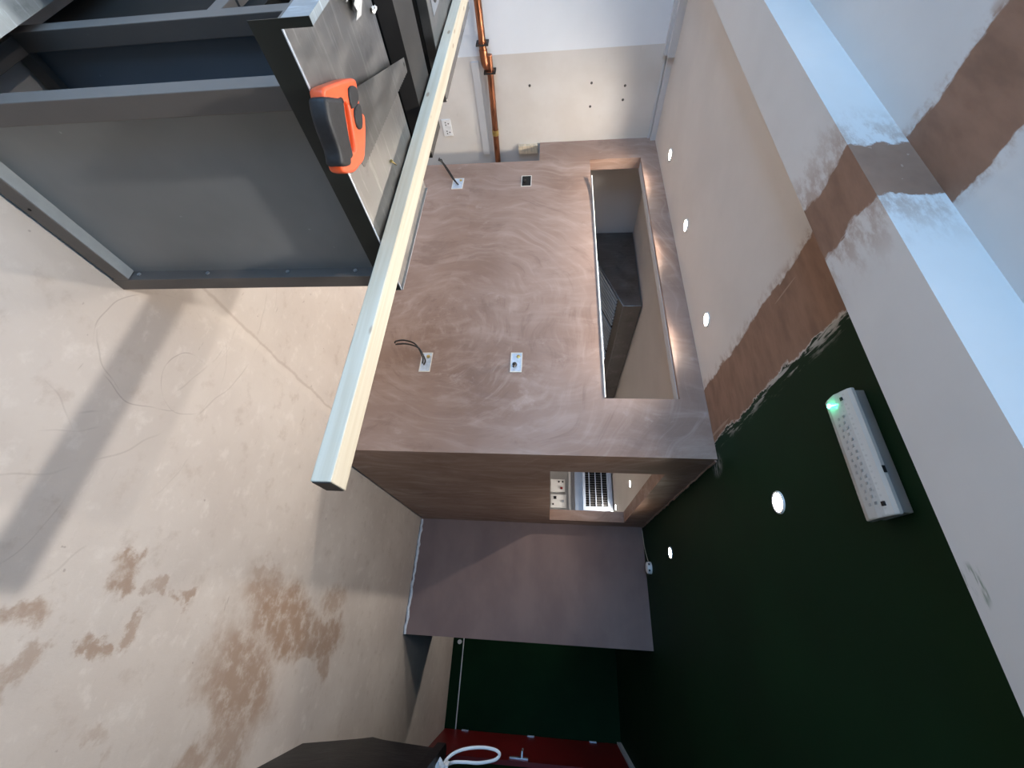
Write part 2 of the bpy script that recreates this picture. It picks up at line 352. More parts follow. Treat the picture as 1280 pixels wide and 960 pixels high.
def thing(name, label, cat, loc=(0,0,0), group=None):
    o = bpy.data.objects.new(name, None); COL.objects.link(o); o.location = loc; o.empty_display_size = .05
    o['label'] = label; o['category'] = cat
    if group: o['group'] = group
    return o
def adopt(root):
    """parts were modelled in world space: shift them so that they sit right under a root placed at the thing's base"""
    off = root.location
    for c in [c for c in COL.objects if c.parent == root]: c.location = c.location - off
    return root
def tag(o, label, cat, group=None):
    o['label'] = label; o['category'] = cat
    if group: o['group'] = group
    return o
def struct(o, label, cat):
    o['kind'] = 'structure'; o['label'] = label; o['category'] = cat; return o

# ================================================================ THE SETTING
XL, XR, YB, XB, YE = -4.04, 1.53, 2.374, -.826, 4.59      # left wall, right wall, plaster wall, its corner, far plaster wall
T = .105; ZC, ZN, ZT = 2.39, 2.47, 2.62
struct(box('floor', (XL-.2, XR+.2, -3.7, 7.4, -.12, 0), M['floor']), 'pinkish beige bare concrete floor with brown spilt stains', 'floor')
# left wall with its trims
wl = struct(box('wall_left', (XL-.15, XL, -3.7, 7.4, 0, ZT), M['leftwall']), 'white and beige boarded wall behind the copper pipe', 'wall')
for k, (y, z) in enumerate(((1.868, 1.21), (1.876, 1.749), (1.912, 2.04), (2.025, 2.038), (2.066, 1.753))):
    lathe('screw', [(.011, -.004), (.011, .003), (.006, .005)], M['screw'], wl, 8, 0, (XL, y, z))
struct(boxes('trim_1', [(XL, XL+.085, -3.6, 1.69, 2.335, ZN), (XL, XL+.04, -3.6, 1.69, 2.31, 2.335)], M['nceil']), 'boxed white trim under the ceiling above the white wall', 'trim')
struct(boxes('trim_2', [(XL, XL+.05, 1.69, YB, 2.345, ZC), (XL, XL+.012, 1.63, YB, 2.322, 2.338)], M['nceil']), 'narrow white trim above the beige board wall', 'trim')
# plaster wall with the long slot, stopping short of the left wall below
OX0, OX1, OZ0, OZ1 = -3.73, -1.215, 1.764, 2.232
NX, NZ = -3.75, 1.293
wb = struct(boxes('wall_back', [
    (XL, XB, YB, YB+T, OZ1, ZT), (XL, OX0, YB, YB+T, OZ0, OZ1), (OX1, XB, YB, YB+T, OZ0, OZ1),
    (XL, XB, YB, YB+T, NZ, OZ0), (NX, XB, YB, YB+T, 0, NZ)], M['plaster']), 'freshly plastered pink brown wall with a long high slot', 'wall')
box('slot_head_lining', (OX0+.03, OX1-.004, YB+.03, YB+T, OZ1-.003, OZ1), M['grey'], wb)
bm = bmesh.new()                                    # cream bead along the sill of the slot, springing away at its left end
tube_bm(bm, spline([(-3.46, YB-.02, OZ0+.006), (-3.2, YB-.006, OZ0+.007), (-2.6, YB-.002, OZ0+.006), (-1.22, YB-.002, OZ0+.004)], 6), .006, 6)
link('sill_bead', tomesh(bm, 'sill_bead'), M['cream'], wb)
bm = bmesh.new()
for k in range(46): bx(bm, -2.45+k*.02, -2.45+k*.02+.013, YB+.02, YB+.026, OZ0-.002, OZ0+.021)
bx(bm, -2.45, -1.53, YB+.02, YB+.026, OZ0+.008, OZ0+.013); bx(bm, -2.45, -1.53, YB+.02, YB+.026, OZ0+.017, OZ0+.021)
link('perforated_bead', tomesh(bm, 'perforated_bead'), M['boxsteel'], wb)
# return wall with the pass-through window; a dark gap along its foot
WY0, WY1, WZ0, WZ1 = 2.702, 4.372, 1.42, 2.172
ws = struct(boxes('wall_side', [
    (XB-T, XB, YB+T, YE, WZ1, ZT), (XB-T, XB, YB+T, WY0, .022, WZ1), (XB-T, XB, WY1, YE, .022, WZ1), (XB-T, XB, WY0, WY1, .022, WZ0)], M['plaster']),
    'plastered return wall with a pass-through opening into the kitchen', 'wall')
box('wall_foot', (XB-T+.01, XB-.02, YB+T, YE, 0, .022), M['void'], ws)
bm = bmesh.new(); pts = []
for k in range(60):
    y = YB+.02 + (YE-YB-.04)*k/59
    pts.append((XB+.002+random.random()*.007, y, ZC-.003-random.random()*.006))
tube_bm(bm, pts, [.004+random.random()*.008 for _ in pts], 6); link('ceiling_sealant', tomesh(bm, 'ceiling_sealant', True), M['plaster'], ws)
# far plaster wall and the block behind it
we = struct(box('wall_end', (XB-T, .272, YE, YE+T, 0, ZT), M['plaster_shade']), 'plastered wall with shade in its purple brown colour, at the end of the return wall', 'wall')
bm = bmesh.new(); pts = []
for k in range(30):
    x = XB+.01 + (.272-XB-.01)*k/29
    pts.append((x, YE-.004-random.random()*.006, .012+random.random()*.012))
tube_bm(bm, pts, [.010+random.random()*.008 for _ in pts], 6); link('sealant_bead', tomesh(bm, 'sealant_bead', True), M['caulk'], we)
struct(boxes('wall_block', [(.272-T, .272, YE+T, 5.83, 0, ZT), (XB, .272-T, 5.83-T, 5.83, 0, ZT)], M['plaster_shade']), 'side of the plastered block facing the corridor', 'wall')
# kitchen shell
struct(box('wall_kitchen', (XL, XB-T, 6.5, 6.62, 0, ZT), M['grey']), 'grey kitchen wall behind the pass-through opening', 'wall')
struct(box('wall_kitchen_side', (XB-T, XB, YE+T, 7.15, 0, ZT), M['grey']), 'grey inner side wall of the kitchen', 'wall')
# corridor end, right wall, front wall with shop window
wg = struct(box('wall_corridor', (XB, XR+.15, 7.15, 7.27, 0, ZT), M['green']), 'dark green wall at the end of the corridor', 'wall')
sk = struct(box('baseboard_corridor', (.272, XR, 7.132, 7.15, 0, .15), M['green']), 'dark green skirting board under the corridor wall', 'baseboard')
box('skirting_edge', (.272, XR, 7.130, 7.15, .15, .162), M['white'], sk)
lathe('door_stop', [(.03, 0), (.03, .03), (.015, .035)], M['white'], sk, 12, 1, (.47, 7.095, .10))
struct(box('wall_right', (XR, XR+.15, -3.7, 7.15, 0, ZT), M['green']), 'dark green right hand wall', 'wall')
SY = -3.5
struct(boxes('wall_front', [(XL, -3.45, SY-.15, SY, 0, ZT), (1.25, XR, SY-.15, SY, 0, ZT), (-3.45, 1.25, SY-.15, SY, 2.25, ZT), (-3.45, 1.25, SY-.15, SY, 0, .05)], M['nceil']), 'white shop front wall behind the viewer', 'wall')
wn = struct(boxes('window_1', [(-3.45, 1.25, SY-.1, SY-.04, .05, .11), (-3.45, 1.25, SY-.1, SY-.04, 2.19, 2.25)] + [(x-.03, x+.03, SY-.1, SY-.04, .11, 2.19) for x in (-3.42, -1.9, -.35, 1.22)], M['dark2']), 'shop front window frame behind the viewer', 'window')
for x0, x1 in ((-3.39, -1.93), (-1.87, -.38), (-.32, 1.19)):
    box('pane', (x0, x1, SY-.074, SY-.066, .11, 2.19), M['glass'], wn)
# ceilings and the dropped beam
BY0, BY1, BZ = .797, 1.035, 2.30
struct(box('ceiling', (XL, XR, BY1, 7.15, ZC, ZT), M['ceil']), 'ceiling, white over the plaster wall and dark green to its right, with a brown plaster strip', 'ceiling')
struct(box('ceiling_beam', (XL, XR, BY0, BY1, BZ, ZT), M['beam']), 'dropped white ceiling beam with a brown plaster patch across it', 'beam')
struct(box('ceiling_front', (XL, XR, SY, BY0, ZN, ZT), M['nceil']), 'white ceiling nearest the viewer with a wide brown plaster strip', 'ceiling')
# red door on the right hand side at the end of the corridor
dr = struct(box('door_1', (XR-.045, XR, 6.02, 7.115, .01, 2.33), M['red']), 'red painted door at the end of the dark corridor', 'door')
for z in (.30, 1.194, 2.015):
    box('hinge', (XR-.056, XR-.045, 7.06, 7.10, z-.045, z+.045), M['boxsteel'], dr)
hd = box('handle_plate', (XR-.053, XR-.045, 6.10, 6.15, .99, 1.20), M['blue'], dr)
tube('lever', [(XR-.05, 6.125, 1.13), (XR-.10, 6.125, 1.13), (XR-.10, 6.26, 1.13)], .011, M['blue'], hd, 8)
struct(box('trim_3', (XR-.06, XR, 5.9, 7.13, 2.335, ZC), M['white']), 'white trim over the red door', 'trim')

# ================================================================ LIGHT FITTINGS
def downlight(x, y, zc, label, power, face='bulb', color=(1, .90, .79), group='recessed ceiling downlights', size=150, name='downlight'):
    t = thing(name, label, 'downlight', (x, y, zc), group)
    bm = bmesh.new(); seg = 28; rings = []
    for r, h in ((.037, -.001), (.039, -.006), (.046, -.006), (.048, -.002), (.048, .0)):
        rings.append([bm.verts.new((math.cos(2*PI*k/seg)*r, math.sin(2*PI*k/seg)*r, h)) for k in range(seg)])
    for a, b in zip(rings, rings[1:]):
        for k in range(seg): bm.faces.new((a[k], a[(k+1)%seg], b[(k+1)%seg], b[k]))
    link('bezel', tomesh(bm, 'bezel', True), M['white'], t)
    lathe('lamp', [(.0375, -.0005), (.0375, -.003), (.028, -.005)], M[face], t, 24)
    ld = bpy.data.lights.new('downlight_beam', 'SPOT'); ld.energy = power; ld.color = color
    ld.spot_size = math.radians(size); ld.spot_blend = .9; ld.shadow_soft_size = .028
    lo = bpy.data.objects.new('downlight_beam', ld); COL.objects.link(lo); lo.parent = t; lo.location = (0, 0, -.014)
    return t
downlight(-3.362, 2.128, ZC, 'lit downlight in the white ceiling, nearest the copper pipe wall', P_MAIN)
downlight(-2.509, 2.128, ZC, 'lit downlight in the white ceiling, middle of the row of three', P_MAIN)
downlight(-1.651, 2.128, ZC, 'lit downlight in the white ceiling, nearest the brown strip', P_MAIN)
downlight(-.457, 1.845, ZC, 'lit downlight in the green ceiling beside the emergency light', P_GREEN)
downlight(-.463, 3.612, ZC, 'lit downlight in the green ceiling beside the round alarm', P_GREEN)
KL = 'lit kitchen downlight seen through the pass-through opening, '
downlight(-1.40, 5.0, ZC, KL+'the nearer one', P_KIT, 'bulbw', (1, .93, .84), 'kitchen downlights')
downlight(-1.385, 6.23, ZC, KL+'the one above the steel ventilation unit', P_KIT*.5, 'bulbw', (1, .93, .84), 'kitchen downlights')
downlight(-1.35, 3.36, ZC, 'kitchen downlight hidden just behind the plastered return wall', P_KIT, 'bulbw', (1, .93, .84), 'kitchen downlights')
downlight(-.30, 6.18, ZC, 'corridor downlight hidden behind the darker plastered wall', 26, 'bulbw', (1, .92, .84), 'corridor downlights')
for k, (x, y) in enumerate(((-.52, .33), (-1.9, .33), (-3.2, .33), (-1.2, -1.6), (-3.0, -1.6))):
    downlight(x, y, ZN, ('first', 'second', 'third', 'fourth', 'fifth')[k]+' downlight in the near ceiling, out of the picture', P_NEAR if k == 0 else P_NEAR*.55, 'bulbw', (1, .95, .88), 'near ceiling downlights', 140)

# emergency light on the green ceiling
em = thing('emergency_light', 'white bulkhead emergency light with a green glow on the dark green ceiling', 'emergency light', (-.465, 1.25, ZC))
box('gear_tray', (-.655, -.282, 1.2, 1.305, 2.352, ZC), M['tray'], em, .004)
pr = [(1.194, 2.358), (1.195, 2.350), (1.203, 2.342), (1.225, 2.334), (1.25, 2.330), (1.285, 2.330), (1.304, 2.335), (1.312, 2.345), (1.313, 2.358)]
df = prism('diffuser', pr, 0, -.662, -.276, M['diff'], em, .005, 3)
bm = bmesh.new()
for i in range(15):
    for j in range(2): bx(bm, -.585+i*.019, -.577+i*.019, 1.235+j*.024+(i%2)*.006, 1.243+j*.024+(i%2)*.006, 2.3292, 2.3302)
link('led_chip', tomesh(bm, 'led_chip'), M['chip'], df)
box('latch', (-.41, -.39, 1.1925, 1.1945, 2.349, 2.357), M['black'], df)
box('latch', (-.64, -.63, 1.222, 1.230, 2.3300, 2.3345), M['black'], df); box('latch', (-.315, -.303, 1.214, 1.224, 2.3320, 2.3375), M['black'], df)
lathe('charge_led', [(.008, 2.3303), (.008, 2.328), (.004, 2.3265)][::-1], M['led'], em, 12, 2, (-.638, 1.284, 0))
prism('led_streak', [(-.641, 1.282), (-.624, 1.242), (-.634, 1.284)], 2, 2.3285, 2.3300, M['led'], em)
ld = bpy.data.lights.new('led_glow', 'POINT'); ld.energy = .03; ld.color = (.05, 1, .45); ld.shadow_soft_size = .01
lo = bpy.data.objects.new('led_glow', ld); COL.objects.link(lo); lo.parent = em
lo.location = (-.632, 1.27, 2.314)
adopt(em)
# round alarm with a hanging cable
al = thing('smoke_alarm', 'small round white alarm on the green ceiling beside the plaster wall', 'alarm', (-.415, 4.36, ZC))
lathe('alarm_body', [(.055, ZC), (.055, ZC-.02), (.05, ZC-.038), (.038, ZC-.046), (.01, ZC-.048)], M['white'], al, 28, 2, (-.415, 4.36, 0))
for a in range(6):
    c, s_ = math.cos(a*PI/3), math.sin(a*PI/3)
    box('vent_slot', (-.415+c*.053-.008, -.415+c*.053+.008, 4.36+s_*.053-.008, 4.36+s_*.053+.008, ZC-.032, ZC-.02), M['black'], al)
tube('alarm_cable', spline([(-.46, 4.40, ZC-.008), (-.56, 4.47, ZC-.012), (-.64, 4.53, ZC-.008), (-.79, 4.57, ZC-.006)], 5), .0035, M['rawwood'], al, 6)
adopt(al)

# ================================================================ STEEL COUNTER UNIT (seen from behind, right end open)
cu = thing('steel_counter', 'grey framed counter unit with stainless worktop under the orange saw', 'counter', (-1.09, .60, 0))
WX0, WX1, CY0, CY1, WZ = -1.335, -.846, .268, .934, .956
wt = prism('worktop', [(WX0, CY0+.012), (WX1-.0015, CY0+.012), (WX1-.0015, CY1), (WX0, CY1)], 2, WZ-.003, WZ, M['steel'], cu)
prism('end_plate', [(CY0, .902), (CY1, .902), (CY1, WZ), (CY0+.0145, WZ), (CY0+.0145, 1.013), (CY0, 1.013)], 0, WX1-.0015, WX1, M['lip'], cu)  # plate has a dark green-grey base colour
box('worktop_highlight', (WX1-.0045, WX1+.0005, CY0+.0145, CY1, WZ-.0005, WZ+.0015), M['blue'], cu)  # bright strip stands in for the highlight along the worktop edge
box('upstand', (WX0, WX1-.0015, CY0, CY0+.0135, .962, 1.013), M['galv'], cu)
box('front_lip', (WX0, WX1-.0015, CY1-.004, CY1, .902, WZ+.006), M['filt'], cu)
box('worktop_core', (WX0, WX1-.004, CY0+.03, CY1-.006, .905, WZ-.004), M['frame'], cu)
PX = -.86; pw = .045
box('post', (PX-pw, PX, .372, .418, .0, .903), M['frame'], cu, .002)
box('post', (PX-pw, PX, CY1-.049, CY1-.004, .0, .903), M['frame'], cu, .002)
box('post', (-1.245, -1.20, .367, .41, .0, .903), M['frame'], cu, .002)
box('post', (-1.245, -1.20, CY1-.049, CY1-.004, .0, .903), M['frame'], cu, .002)
box('rail', (PX-pw, PX, .418, CY1-.049, .012, .062), M['frame'], cu, .002)
box('rail_flange', (PX-.036, PX-.002, .418, CY1-.052, .0622, .0655), M['flange'], cu)  # paler strip on the rail's top face
box('rail', (-1.245, -1.20, .41, CY1-.049, .012, .055), M['frame'], cu, .002)
box('rail', (-1.20, PX-pw, .372, .412, .012, .055), M['frame'], cu, .002)
box('rail', (-1.335, -1.245, .372, .41, .56, .60), M['frame'], cu, .002)
box('rail', (-1.20, PX-pw, CY1-.045, CY1-.008, .012, .055), M['frame'], cu, .002)
box('end_panel', (PX-.042, PX-.036, .418, CY1-.049, .055, .903), M['panel'], cu)
box('inner_panel', (-1.225, -1.220, .41, CY1-.049, .055, .903), M['navy'], cu)
box('front_panel', (-1.20, PX-pw, CY1-.02, CY1-.014, .055, .903), M['navy'], cu)
for z in (.09, .33, .60, .82):
    lathe('bolt', [(.006, .8812), (.006, .8845), (.003, .886)][::-1], M['filt'], cu, 8, 1, (-.882, 0, z))
for z in (.25,): lathe('rivet', [(.004, -.862), (.004, -.8585)], M['dark'], cu, 8, 0, (0, .62, .035))
adopt(cu)
# black unit to the left of the worktop, then a second steel worktop
bc = thing('black_cabinet', 'black steel cabinet with a dark grey bar, left of the saw worktop', 'cabinet', (-1.63, .6, 0))
box('cabinet_body', (-1.90, -1.345, .40, .93, .0, .66), M['dark'], bc)
box('top_bar', (-1.725, -1.516, .30, .93, .90, .955), M['dark2'], bc)
box('frame_rail', (-1.90, -1.345, .372, .40, .56, .60), M['frame'], bc)
box('bar_bracket', (-1.70, -1.54, .42, .90, .66, .90), M['dark'], bc)
adopt(bc)
sc2 = thing('steel_counter', 'second stainless worktop beyond the black cabinet, mostly under the timber', 'counter', (-2.4, .6, 0))
box('worktop', (-2.88, -1.922, CY0+.02, CY1, .918, WZ), M['steel'], sc2, .002)
for x in (-1.97, -2.85):
    for y in (.42, .89): box('leg', (x-.02, x+.02, y-.02, y+.02, 0, .918), M['frame'], sc2)
box('side_panel', (-1.945, -1.925, .40, .93, 0, .918), M['dark'], sc2)
lathe('drain_ring', [(.042, WZ+.004), (.042, WZ), (.05, WZ)][::-1], M['black'], sc2, 20, 2, (-2.06, .60, 0))
box('drain_plate', (-2.13, -1.985, .55, .66, WZ, WZ+.002), M['filt'], sc2)
adopt(sc2)
# galvanised duct lying behind the unit
dc = thing('galvanised_duct', 'pale galvanised duct lying on the floor behind the counter unit', 'duct', (-1.5, .2, 0))
tube('duct_body', [(-2.6, .215, .085), (-.99, .215, .085)], .085, M['galv'], dc, 28)
box('seam_flange', (-2.6, -.99, .298, .352, .10, .105), M['galv'], dc)
tube('coupling', [(-1.02, .215, .085), (-.99, .215, .085)], .0875, M['filt'], dc, 28)
adopt(dc)

# ================================================================ TIMBER, SAW AND SMALL THINGS ON THE WORKTOP
tb = thing('timber_batten', 'long planed pine batten lying across the worktops and sticking out', 'batten', (-1.5, .775, WZ+.006))
box('shaft', (-2.86, -.193, .741, .807, WZ+.006, WZ+.048), M['wood'], tb, .0025)
box('end_shade', (-.193, -.1915, .744, .804, WZ+.009, WZ+.045), M['black'], tb)  # black sheet paints the shade on the batten's end face
adopt(tb)

sw = thing('hand_saw', 'handsaw with orange and black handle lying on the steel worktop', 'saw', (-.95, .48, WZ))
z0, z1 = .958, .988
def ring_prism(name, outer, inner, zz0, zz1, mat, parent, bev):
    cu_ = bpy.data.curves.new(name, 'CURVE'); cu_.dimensions = '2D'; cu_.fill_mode = 'BOTH'
    cu_.extrude = (zz1-zz0)/2-bev; cu_.bevel_depth = bev; cu_.bevel_resolution = 2; cu_.offset = -bev
    for loop in (outer, inner):
        if not loop: continue
        sp = cu_.splines.new('POLY'); sp.points.add(len(loop)-1); sp.use_cyclic_u = True
        for p, q in zip(sp.points, loop): p.co = (q[0], q[1], 0, 1)
    tmp = bpy.data.objects.new('tmp', cu_); COL.objects.link(tmp)
    dg = bpy.context.evaluated_depsgraph_get(); dg.update()
    me = bpy.data.meshes.new_from_object(tmp.evaluated_get(dg)); me.name = name
    bpy.data.objects.remove(tmp); bpy.data.curves.remove(cu_)
    me.materials.clear(); me.transform(Matrix.Translation((0, 0, (zz0+zz1)/2)))
    for p in me.polygons: p.use_smooth = True
    try: me.set_sharp_from_angle(angle=math.radians(35))
    except Exception: pass
    return link(name, me, mat, parent)
def loop2(pts, n=3):
    P = pts; out = []; L = len(P)
    for i in range(L):
        a, b, c, d = [Vector(P[(i+k-1) % L]) for k in range(4)]
        for k in range(n):
            t = k/n; out.append(tuple(.5*((2*b)+(c-a)*t+(2*a-5*b+4*c-d)*t*t+(3*b-a-3*c+d)*t**3)))
    return out
outer = [(-.842, .373), (-.879, .383), (-.973, .415), (-.998, .432), (-.980, .456), (-.968, .478), (-.973, .499), (-.899, .540), (-.858, .537), (-.818, .527), (-.780, .502), (-.776, .486), (-.800, .452), (-.812, .412), (-.830, .381)]
inner = [(-.902, .430), (-.916, .440), (-.900, .464), (-.872, .500), (-.858, .504), (-.852, .494), (-.876, .462)]
hb = ring_prism('handle', loop2(outer), loop2(inner, 2), z0, z1, M['orange'], sw, .006)
grip = [(-.829, .381), (-.880, .408), (-.894, .415), (-.874, .438), (-.848, .474), (-.834, .500), (-.818, .499), (-.807, .504), (-.772, .482), (-.786, .458), (-.796, .412), (-.815, .383)]
ring_prism('grip', loop2(grip), None, z0-.001, z1+.007, M['rubber'], sw, .009)
for q in ([(-.941, .420), (-.978, .434), (-.966, .456), (-.920, .449)], [(-.928, .456), (-.964, .461), (-.958, .480), (-.932, .496), (-.910, .482)]):
    ring_prism('insert', loop2(q), None, z1-.008, z1+.004, M['rubber'], sw, .003)
# blade with teeth along its lower edge
ba, bb, bc_, bd = Vector((-.99, .446)), Vector((-1.431, .566)), Vector((-1.428, .600)), Vector((-.905, .570))
pts = [tuple(ba), tuple(bb), tuple(bc_)]
nT = 70
for k in range(1, nT):
    q = bc_.lerp(bd, k/nT); nrm = Vector((-(bd-bc_).y, (bd-bc_).x)).normalized()
    pts.append(tuple(q + nrm*(.0032 if k % 2 else 0)*(-1 if nrm.y < 0 else 1)))
pts += [tuple(bd), (-.89, .53), (-.94, .46)]
bl = prism('blade', pts, 2, .9705, .9718, M['blade'], sw)
lathe('hang_hole', [(.005, .97175), (.005, .9721)], M['black'], sw, 12, 2, (-1.415, .577, 0))
adopt(sw)
s1 = thing('wood_screw', 'brass wood screw lying on the worktop beside the saw', 'screw', (-1.121, .70, WZ))
tube('shank', [(-1.104, .682, WZ+.0035), (-1.136, .714, WZ+.002)], [.0022, .001], M['brass'], s1, 8)
tube('head', [(-1.1015, .6795, WZ+.0042), (-1.104, .682, WZ+.0042)], .0042, M['brass'], s1, 10)
adopt(s1)
def blob(name, c, r, mat, parent=None, amp=.3, seed=1, sub=3, ground=None):
    bm = bmesh.new(); bmesh.ops.create_icosphere(bm, subdivisions=sub, radius=1)
    rd = random.Random(seed); dirs = [(Vector((rd.uniform(-1,1), rd.uniform(-1,1), rd.uniform(-1,1))).normalized(), rd.uniform(2, 7), rd.uniform(0, 6)) for _ in range(10)]
    for v in bm.verts:
        d = v.co.copy(); k = 1
        for dv, fq, ph in dirs: k += amp*.18*math.sin(fq*d.dot(dv)*2+ph)
        q = Vector((d.x*r[0], d.y*r[1], d.z*r[2]))*k + Vector(c)
        if ground is not None: q.z = max(q.z, ground)
        v.co = q
    return link(name, tomesh(bm, name, False), mat, parent)
tag(blob('polythene_scrap', (-1.25, .345, WZ+.010), (.075, .026, .014), M['poly'], None, .8, 5, 3, WZ), 'crumpled clear polythene scrap at the far end of the saw worktop', 'plastic scrap')
tag(blob('filler_crumb', (-1.325, .418, WZ+.004), (.016, .007, .005), M['white'], None, .6, 9, 2, WZ), 'white crumb of filler at the edge of the worktop', 'crumb')

# ================================================================ LEFT WALL: COPPER PIPES, SOCKET, TRUNKING
cp = thing('copper_pipe', 'pair of joined copper pipes running along the boarded left wall', 'pipe', (-3.99, 1.6, .80))
r = .029
tube('pipe', spline([(-3.985, -1.5, .845), (-3.985, 1.0, .845), (-3.985, 1.60, .843)], 6), r, M['copper'], cp, 16)
tube('elbow', spline([(-3.985, 1.56, .843), (-3.985, 1.64, .845), (-3.985, 1.675, .86), (-3.985, 1.67, .882)], 6), r*1.15, M['copper'], cp, 16)
tube('pipe', [(-3.99, 1.60, .885), (-3.99, 2.6, .860)], r*.95, M['copper'], cp, 16)
for y, z in ((1.52, .843), (1.72, .880)):
    tube('collar', [(-3.988, y-.012, z), (-3.988, y+.012, z)], r*1.3, M['copper'], cp, 14)
    box('clip', (XL+.001, -3.95, y-.006, y+.006, z-.05, z+.05), M['dark2'], cp)
tube('joint_tape', [(-3.99, 2.20, .870), (-3.99, 2.25, .8687)], r*1.08, M['brass'], cp, 14)
adopt(cp)
so = thing('double_socket', 'white double wall socket low on the left wall, below the copper pipe', 'socket', (XL, 2.185, .36))
box('faceplate', (XL, XL+.012, 2.108, 2.262, .357, .445), M['white'], so, .003)
for y in (2.145, 2.225):
    for dy, dz in ((0, .022), (-.011, -.004), (.011, -.004)): box('pin_hole', (XL+.0115, XL+.013, y+dy-.005, y+dy+.005, .397+dz-.005, .397+dz+.005), M['black'], so)
    box('rocker', (XL+.012, XL+.016, y+.018, y+.03, .418, .436), M['white'], so)
adopt(so)
tag(box('cable_trunking', (XL, XL+.014, 1.66, 2.46, .72, .785), M['nceil'], None, .002), 'white cable trunking strip just below the copper pipe', 'trunking')
tag(box('timber_block', (XL, XL+.035, 2.38, 2.46, 1.08, 1.27), M['rawwood'], None, .002), 'short pale timber block in the notch of the plaster wall', 'timber block')

# ================================================================ SOCKET BACK BOXES IN THE PLASTER
def back_box(x0, x1, zb, zt_, label, cable=None, fill='boxsteel', tails=False):
    t = thing('back_box', label, 'back box', ((x0+x1)/2, YB, zb), 'empty socket boxes in the plaster wall')
    y1 = YB-.003
    boxes('box_rim', [(x0, x1, y1, YB+.002, zb, zb+.006), (x0, x1, y1, YB+.002, zt_-.006, zt_), (x0, x0+.006, y1, YB+.002, zb+.006, zt_-.006), (x1-.006, x1, y1, YB+.002, zb+.006, zt_-.006)], M['cream'], t)
    box('box_back', (x0+.006, x1-.006, YB-.0015, YB+.001, zb+.006, zt_-.006), M[fill], t)
    if fill == 'boxsteel':
        lathe('brass_terminal', [(.013, YB-.001), (.013, YB-.006), (.006, YB-.009)], M['brass'], t, 12, 1, (x0+.05 if False else (x0+x1)/2-.045, 0, zt_-.028))
    if cable:
        pts_ = spline(cable, 6)
        tube('cable', pts_, .0055, M['cable'], t, 8)
        tube('cable', [p + Vector((.010, .0, .010)) + Vector((.026, -.004, .022))*math.sin(PI*k/(len(pts_)-1)) for k, p in enumerate(pts_)], .0055, M['cable'], t, 8)
    if tails:
        xm = (x0+x1)/2
        tube('cable_tail', spline([(xm+.02, YB-.002, zb+.035), (xm+.03, YB-.03, zb+.04), (xm+.06, YB-.04, zb+.025)], 5), .007, M['black'], t, 8)
        lathe('cable_gland', [(.016, YB-.001), (.016, YB-.012), (.01, YB-.016)], M['black'], t, 12, 1, (xm+.02, 0, zb+.03))
    return adopt(t)
back_box(-3.525, -3.371, .485, .590, 'empty socket box with a looped cable, low beside the copper pipe notch',
         [(-3.44, YB-.004, .535), (-3.45, YB-.05, .50), (-3.58, YB-.09, .415), (-3.70, YB-.075, .35), (-3.745, YB-.07, .335), (-3.72, YB-.06, .33)])
back_box(-3.526, -3.372, 1.133, 1.226, 'dark empty socket box without a face, left of the long slot', None, 'void', True)
back_box(-1.562, -1.404, .505, .585, 'empty socket box with a drooping cable, lower right of the plaster wall',
         [(-1.47, YB-.004, .525), (-1.50, YB-.045, .53), (-1.575, YB-.085, .48), (-1.60, YB-.10, .40), (-1.585, YB-.11, .345), (-1.575, YB-.10, .335)])
back_box(-1.563, -1.405, 1.142, 1.222, 'shiny empty socket box with short black tails, under the slot', None, 'boxsteel', True)

# ================================================================ KITCHEN BEHIND THE SLOT
hd = thing('extractor_hood', 'dark steel extractor hood seen through the long slot', 'extractor hood', (-3.45, 4.9, 1.94))
HX0, HX1, HY0, HY1 = XL+.005, -2.90, 3.5, 6.3
prism('end_cheek', [(HX0, 1.80), (-3.50, 1.965), (HX1, 2.185), (HX1, 2.378), (HX0, 2.378)], 1, HY0, HY0+.008, M['hood'], hd)
box('front_band', (HX1-.008, HX1, HY0+.008, HY1, 2.185, 2.378), M['hood'], hd)
box('hood_top', (HX0, HX1-.008, HY0+.008, HY1, 2.370, 2.378), M['hood'], hd)
def zunder(x): return 2.185 + (x-HX1)*(2.185-1.965)/(HX1+3.50)
nb = 0
for fy in range(5):
    y0 = HY0+.03+fy*.54
    fl = prism('filter', [(-3.02, zunder(-3.02)+.05), (-3.02, zunder(-3.02)+.02), (-3.62, zunder(-3.62)+.02), (-3.62, zunder(-3.62)+.05)], 1, y0, y0+.52, M['void'], hd)
    for k in range(9):
        yy = y0+.02+k*.056
        prism('baffle', [(-3.05, zunder(-3.05)+.02), (-3.05, zunder(-3.05)+.004), (-3.60, zunder(-3.60)+.004), (-3.60, zunder(-3.60)+.02)], 1, yy, yy+.034, M['baffle'], fl)
prism('under_frame', [(HX1-.008, 2.21), (HX1-.008, 2.19), (-3.02, zunder(-3.02)+.004), (-3.02, zunder(-3.02)+.03)], 1, HY0+.008, HY1, M['hood'], hd)
tube('edge_highlight', [(HX1-.004, HY0-.001, 2.378), (HX1-.004, HY0-.001, 2.185), (-3.50, HY0-.001, 1.965), (HX0+.01, HY0-.001, 1.80)], .005, M['dark2b'], hd, 6)  # pale tubes paint the highlights along the hood's edges
tube('edge_highlight', [(HX1, HY0+.004, 2.184), (HX1, HY1, 2.184)], .006, M['dark2b'], hd, 6)
box('hood_back', (HX0, HX0+.006, HY0+.008, HY1, 1.82, 2.370), M['hood'], hd)
adopt(hd)
vu = thing('ventilation_unit', 'steel ventilation unit with a black barred grille, seen through the pass-through', 'ventilation unit', (-1.7, 6.45, 1.80))
box('housing', (-2.12, -1.30, 6.38, 6.5, 1.80, 2.375), M['filt'], vu, .006)
